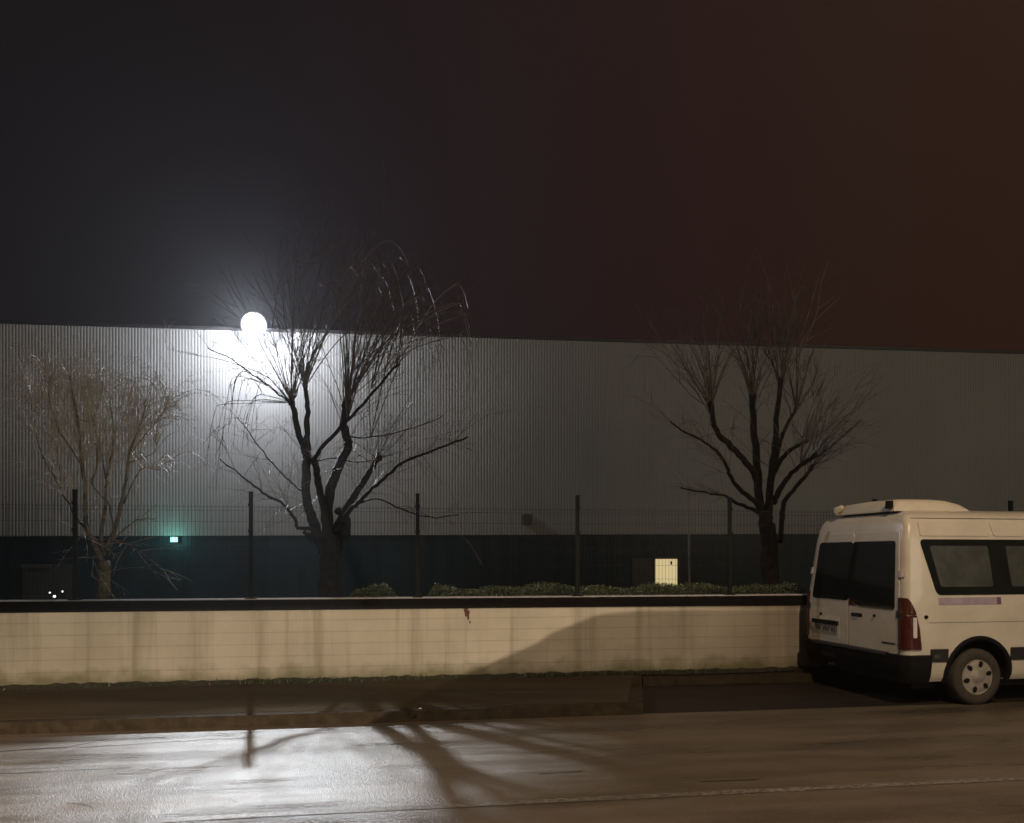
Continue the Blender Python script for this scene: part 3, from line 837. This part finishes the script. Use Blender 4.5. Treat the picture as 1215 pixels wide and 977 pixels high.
# rear doors (far / near), panes, plate, handle, lamps
dl = patch('rear_door', M['paint'], van, .63, 2.14, lambda z: .045, lambda z: (W(z) - RC - .03) / WK, .012, .03, .05, 14, 6, bevel=.006)
dr = patch('rear_door', M['paint'], van, .63, 2.14, lambda z: .030, lambda z: -(W(z) - RC - .03) / WK, .012, .03, .05, 14, 6, bevel=.006)
edge = lambda z: interp([(1.15, .83), (2.05, .745)], z)
patch('rear_window', M['glass'], dl, 1.24, 2.02, lambda z: .036, lambda z: edge(z), .018, .03, .05, 12, 6)
def step(z): return interp([(1.17, -.16), (1.275, .02), (1.30, .034), (2.1, .034)], z)
patch('rear_window', M['glass'], dr, 1.17, 2.02, step, lambda z: -edge(z), .018, .03, .04, 16, 6)
patch('window_trim', M['amber'], dr, 1.175, 1.265, C(.025), lambda z: interp([(1.175, -.125), (1.265, .01)], z), .016, .02, 0, 4, 3)
rec = patch('handle_recess', M['plastic'], dr, 1.035, 1.085, C(-.02), C(-.24), .015, .02, .024, 4, 6)
patch('door_handle', M['mould'], dr, 1.05, 1.072, C(-.07), C(-.20), .032, .02, .008, 2, 5)
pb = patch('plate_recess', M['paint'], dl, .70, 1.00, C(.22), C(.80), .016, .02, .02, 4, 6)
patch('plate_lamp_bar', M['plastic'], dl, .885, .945, C(.24), C(.79), .045, .05, .012, 3, 6)
patch('bar_highlight', M['paint'], dl, .946, .962, C(.26), C(.79), .042, .045, 0, 1, 6)
plt = patch('number_plate', M['plate'], dl, .755, .875, C(.25), C(.77), .024, .01, .008, 3, 6)
# unreadable characters as dark smudges
for k in range(9):
    if k in (2, 6): continue
    y = .30 + k * .047; mb = MB()
    patch('plate_character', M['mould'], plt, .79, .845, C(y), C(y + random.uniform(.016, .03)), .0255, .004, .006, 2, 2)
patch('badge', M['mould'], dr, .745, .765, C(-.60), C(-.84), .017, .01, .006, 2, 5)
for (y, z) in ((-.475, 1.075), (.62, 1.02)):
    patch('door_stop', M['plastic'], dr if y < 0 else dl, z - .017, z + .017, C(y + .017), C(y - .017), .03, .03, .016, 2, 3)
for sgn in (-1, 1):
    for z in (1.12, 1.62): patch('hinge', M['mould'] if z < 1.3 else M['paint'], van, z - .045, z + .045, C(sgn * .865), C(sgn * .93), .024, .03, .01, 2, 2)
    patch('lamp_gap', M['plastic'], van, .66, 1.33, (lambda z: s_y(0, z) + (W(z) - RC) - .005) if sgn < 0 else (lambda z: -((W(z) - RC) - .005)),
          (lambda z: s_x(.05, z)) if sgn < 0 else (lambda z: -s_x(.05, z)), .004, .02, 0, 6, 6, mode='s') if False else None
def lamp(sg, z0, z1, mat, name, a=None, b=None, off=.022, rc=.0, par=None):
    l = a or (lambda z: (W(z) - RC) - .035)
    r = b or (lambda z: s_x(interp([(.72, .205), (.95, .18), (1.15, .13), (1.30, .06), (1.335, .03)], z), z))
    return patch(name, mat, par or van, z0, z1, (lambda z: sg * l(z)), (lambda z: sg * r(z)), off, .03, rc, 10, 10, mode='s', bevel=.006 if not rc else 0)
for sg in (1, -1):
    tl = lamp(sg, .70, 1.115, M['red'], 'tail_light')
    lamp(sg, 1.12, 1.325, M['amber'], 'indicator', par=tl)
    lamp(sg, .845, 1.09, M['white_lens'], 'reversing_lens', lambda z: s_x(.085, z), lambda z: s_x(.135, z), .027, .008, tl)
# bumper wraps the rear corner
bp = patch('bumper', M['plastic'], van, .285, .635, lambda z: s_x(.33, z), lambda z: -s_x(.33, z), .055, .10, 0, 6, 40, mode='s', bevel=.02)
patch('bumper_step', M['mould'], bp, .60, .648, lambda z: .80, lambda z: -.80, .085, .08, 0, 2, 10, mode='s', bevel=.012)
patch('bumper_reflector', M['mould'], bp, .45, .50, C(.55), C(.25), .060, .02, .01, 2, 4)
mb = MB(); mb.tube([(.10, .35, .33), (-.02, .35, .345), (-.10, .35, .36)], [.022, .022, .022], 8); mb.build('tow_eye', M['mould'], van)
mb = MB(); mb.box((.3, -.80, .18), (5.0, .80, .31)); mb.build('underbody', M['plastic'], van)
# near side: window band, panes, moulding, sill, sticker, panel line, highlights
wb = patch('side_window', M['glass'], van, 1.355, 2.035, lambda z: interp([(1.355, .44), (2.035, .255)], z), lambda z: interp([(1.355, 4.3), (2.035, 4.0)], z), .008, .02, .06, 14, 30, mode='x')
for (a0, a1, b0, b1) in ((.50, .385, 1.235, 1.205), (1.50, 1.46, 2.45, 2.43), (2.75, 2.73, 3.6, 3.55)):
    patch('pane', M['pane'], wb, 1.455, 1.955, (lambda z, a0=a0, a1=a1: interp([(1.455, a0), (1.955, a1)], z)), (lambda z, b0=b0, b1=b1: interp([(1.455, b0), (1.955, b1)], z)), .0105, .01, .03, 10, 10, mode='x')
mo = patch('side_moulding', M['mould'], van, .545, .705, C(.335), C(WX - .44), .016, .03, 0, 3, 8, mode='x', bevel=.008)
patch('side_moulding', M['mould'], van, .545, .705, C(WX + .44), C(FX - .44), .016, .03, 0, 3, 20, mode='x', bevel=.008)
patch('side_marker', M['pane'], mo, .59, .64, C(.37), C(.46), .022, .02, .015, 2, 4, mode='x')
patch('sticker', M['lilac'], van, 1.235, 1.325, C(.455), C(1.27), .004, .006, 0, 3, 12, mode='x')
patch('sticker', simple('dark_lilac', (.15, .09, .16), .4, .2), van, 1.235, 1.325, C(1.275), C(1.33), .0042, .006, 0, 3, 3, mode='x')
patch('panel_seam', M['mould'], van, 1.020, 1.0245, C(.32), C(4.4), .0022, .004, 0, 1, 40, mode='x')
patch('fuel_stop', M['plastic'], van, 1.075, 1.115, C(.255), C(.295), .02, .02, .018, 2, 3, mode='x')
patch('upper_panel', M['paint'], van, 2.075, 2.255, C(.27), lambda z: interp([(2.075, 1.26), (2.255, 1.22)], z), .012, .03, .03, 6, 14, mode='x', bevel=.008)
patch('upper_panel', M['paint'], van, 2.075, 2.255, lambda z: interp([(2.075, 1.31), (2.255, 1.27)], z), C(3.9), .012, .03, .03, 6, 20, mode='x', bevel=.008)
patch('rain_gutter', M['mould'], van, 2.292, 2.300, C(.2), C(3.8), .004, .01, 0, 1, 30, mode='x')
# roof unit: main pod and its low rear lip
mb = MB(); vs = []; fs = []
st = [(.17, .02), (.19, .10), (.23, .145), (.35, .165), (.75, .168), (.98, .155), (1.12, .12), (1.22, .07), (1.29, .015)]
for (x, h) in st:
    for (y, k) in ((-.56, 0), (-.555, .45), (-.53, .8), (-.46, .96), (-.2, 1.0), (.15, 1.0), (.40, .92), (.49, .72), (.515, .4), (.52, 0)):
        vs.append((x, y * 1.16, 2.395 + h * k))
for i in range(len(st) - 1):
    for k in range(9): fs.append((i*10+k, i*10+k+1, (i+1)*10+k+1, (i+1)*10+k))
fs.append(tuple(range(10)))
mb.add(vs, fs); pod = mb.build('roof_unit', M['pod'], van, smooth=True); pod.data.set_sharp_from_angle(angle=R(50))
mb = MB(); mb.box((.13, -.62, 2.43), (.185, -.525, 2.53)); mb.build('unit_lamp', M['plastic'], pod, bevel=.008)
mb = MB(); mb.tube([(.16, .56, 2.40), (.16, .56, 2.475), (.16, .44, 2.50)], [.05, .052, .035], 10); mb.build('unit_end', M['pod'], pod, smooth=True)
mb = MB(); mb.box((.19, -.665, 2.376), (1.25, -.58, 2.396)); mb.build('unit_seal', M['plastic'], pod)
mb = MB(); mb.box((4.5, -1.32, 1.35), (4.62, -1.13, 1.72)); mb.build('mirror', M['plastic'], van, bevel=.03)

# unseen van added behind the viewpoint, roofline shaped to shade the wall's right part
PB = S(-.10, -3.45, 0)
lor = empty('shade_van', PB, TH)
tag(lor, 'unseen plain white van added to cast the shadow on the wall', 'van')
FT2 = [(.30, 5.30), (.5, 5.38), (.9, 5.34), (1.02, 5.25), (1.12, 5.2), (1.9, 4.87), (2.13, 4.42), (2.375, 3.84), (2.40, 3.78), (2.41, 3.72), (2.425, 3.5)]
WT2 = [(.30, .93), (.5, .99), (.7, 1.0), (1.25, .99), (2.05, .92), (2.32, .88), (2.39, .84), (2.41, .75), (2.425, .5)]
b2 = body_mesh(FT2, WT2); b2.name = 'shade_van_body'; b2.materials.append(M['paint'])
o = bpy.data.objects.new('body', b2); COL.objects.link(o); o.parent = lor
o.rotation_euler = (0, 0, math.pi); o.location = (4.05, 0, 0)
for x in (4.05 - WX, 4.05 - FX):
    for y in (-.84, .84):
        mb = MB(); mb.tube([(x, y - .1, WR), (x, y + .1, WR)], [WR, WR], 24); mb.build('wheel', M['tyre'], lor)

# ------------------------------------------------------------------ lights
def point(name, loc, power, col, rad):
    l = bpy.data.lights.new(name, 'POINT'); l.energy = power; l.color = col; l.shadow_soft_size = rad
    o = bpy.data.objects.new(name, l); COL.objects.link(o); o.location = loc; return o
def spot(name, loc, target, power, col, rad, ang, blend=.5):
    l = bpy.data.lights.new(name, 'SPOT'); l.energy = power; l.color = col; l.shadow_soft_size = rad; l.spot_size = R(ang); l.spot_blend = blend
    o = bpy.data.objects.new(name, l); COL.objects.link(o); o.location = loc
    o.rotation_euler = (Vector(target) - Vector(loc)).to_track_quat('-Z', 'Y').to_euler(); return o
ledp = fl.matrix_basis @ (tilt @ Vector((0, -.16, 0)))
point('floodlight_spill', fl.matrix_basis @ (tilt @ Vector((0, -.46, .0))), 450, (.82, .87, 1.0), .05)
bw = fl.matrix_basis @ Vector((0, -.36, -.03))
spot('floodlight_backwash', bw, bw + VB * 1.0 - Vector((0, 0, .6)), 70, (.78, .84, 1.0), .06, 172, .35)
bm_ = spot('floodlight_beam', ledp, P(305, 660 + F * CAMZ / 7.5, 7.5), 7000, (.90, .95, 1.0), .08, 12, .8)
bm_.scale = (3.1, 1, 1)
# unseen lamps with trimmed cones: their light stops at a set angle, so trees and facade stay out of it
spot('house_lamp', S(-1, -8.5, 2.965), S(-1, -8.5, 0), 7800, (1.0, .80, .58), .015, 169.8, .004)
spot('unseen_street_lamp', S(4.5, 2.0, 8.0), S(4.5, 2.0, 0), 1800, (1.0, .71, .46), .14, 124, .12)
spot('unseen_street_lamp', S(-8, 3.0, 8.0), S(-8, 3.0, 0), 1700, (1.0, .66, .38), .14, 108, .4)  # second lamp, added to warm the pavement at the left
point('facade_fill', S(26, -34, 11), 12500, (1.0, .88, .67), 10)  # broad fill light added to lift the facade
point('green_glow', ew + Vector((0, -.35, 0)), 5, (.25, 1.0, .85), .05)

# ------------------------------------------------------------------ world: dim city sky, bluish left, sodium brown right
w = bpy.data.worlds.new('World'); SC.world = w; w.use_nodes = True
nt = w.node_tree; bg = nt.nodes['Background']
tc = nt.nodes.new('ShaderNodeTexCoord'); sx = nt.nodes.new('ShaderNodeSeparateXYZ'); nt.links.new(tc.outputs['Generated'], sx.inputs[0])
mr = N(nt, 'ShaderNodeMapRange'); cl = N(nt, 'ShaderNodeTexNoise', Scale=2.2, Detail=4); nt.links.new(tc.outputs['Generated'], cl.inputs['Vector'])
ca = N(nt, 'ShaderNodeMath', operation='MULTIPLY_ADD'); nt.links.new(cl.outputs['Fac'], ca.inputs[0]); ca.inputs[1].default_value = .30; nt.links.new(sx.outputs['X'], ca.inputs[2])
nt.links.new(ca.outputs[0], mr.inputs[0]); mr.inputs[1].default_value = -.45; mr.inputs[2].default_value = .72
c = ramp(nt, mr.outputs[0], [(0.0, (.0085, .0074, .0080)), (.35, (.0100, .0076, .0088)), (.50, (.0152, .0086, .0092)), (.66, (.0180, .0084, .0074)), (.95, (.0215, .0092, .0056))])
nt.links.new(c, bg.inputs['Color']); bg.inputs['Strength'].default_value = 1.0

# ------------------------------------------------------------------ damp air that carries the floodlight's glow
HAZE = .0032
if HAZE:
    m = bpy.data.materials.new('damp_air'); m.use_nodes = True; nt = m.node_tree
    for n_ in list(nt.nodes):
        if n_.type != 'OUTPUT_MATERIAL': nt.nodes.remove(n_)
    pv = nt.nodes.new('ShaderNodeVolumePrincipled'); pv.inputs['Color'].default_value = (.9, .92, .95, 1); pv.inputs['Density'].default_value = HAZE; pv.inputs['Anisotropy'].default_value = .78
    nt.links.new(pv.outputs[0], nt.nodes['Material Output'].inputs['Volume'])
    mb = MB(); mb.box((-305, -305, -1.02), (305, 305, 12)); o = mb.build('haze', m); o['kind'] = 'stuff'
    tag(o, 'thin damp night air glowing round the floodlight', 'haze')

# ------------------------------------------------------------------ camera and output
cam = bpy.data.cameras.new('camera'); co = bpy.data.objects.new('camera', cam); COL.objects.link(co)
cam.sensor_width = 36; cam.lens = 36 * F / 1215; cam.shift_y = 171.5 / 1215; cam.clip_end = 1000; cam.clip_start = .05
co.location = (0, 0, CAMZ); co.rotation_euler = (R(90), 0, 0); SC.camera = co
SC.view_settings.view_transform = 'Standard'; SC.view_settings.look = 'None'; SC.view_settings.exposure = 0; SC.view_settings.gamma = 1
SC.cycles.use_denoising = True; SC.cycles.denoising_prefilter = 'ACCURATE'; SC.cycles.max_bounces = 6; SC.cycles.volume_bounces = 0
SC.cycles.sample_clamp_indirect = 1; SC.cycles.sample_clamp_direct = 12; SC.cycles.filter_width = 1.6
SC.cycles.use_light_tree = False
for m_ in bpy.data.materials: m_.cycles.emission_sampling = 'NONE'
if HAZE: bpy.data.materials['damp_air'].cycles.volume_sampling = 'EQUIANGULAR'
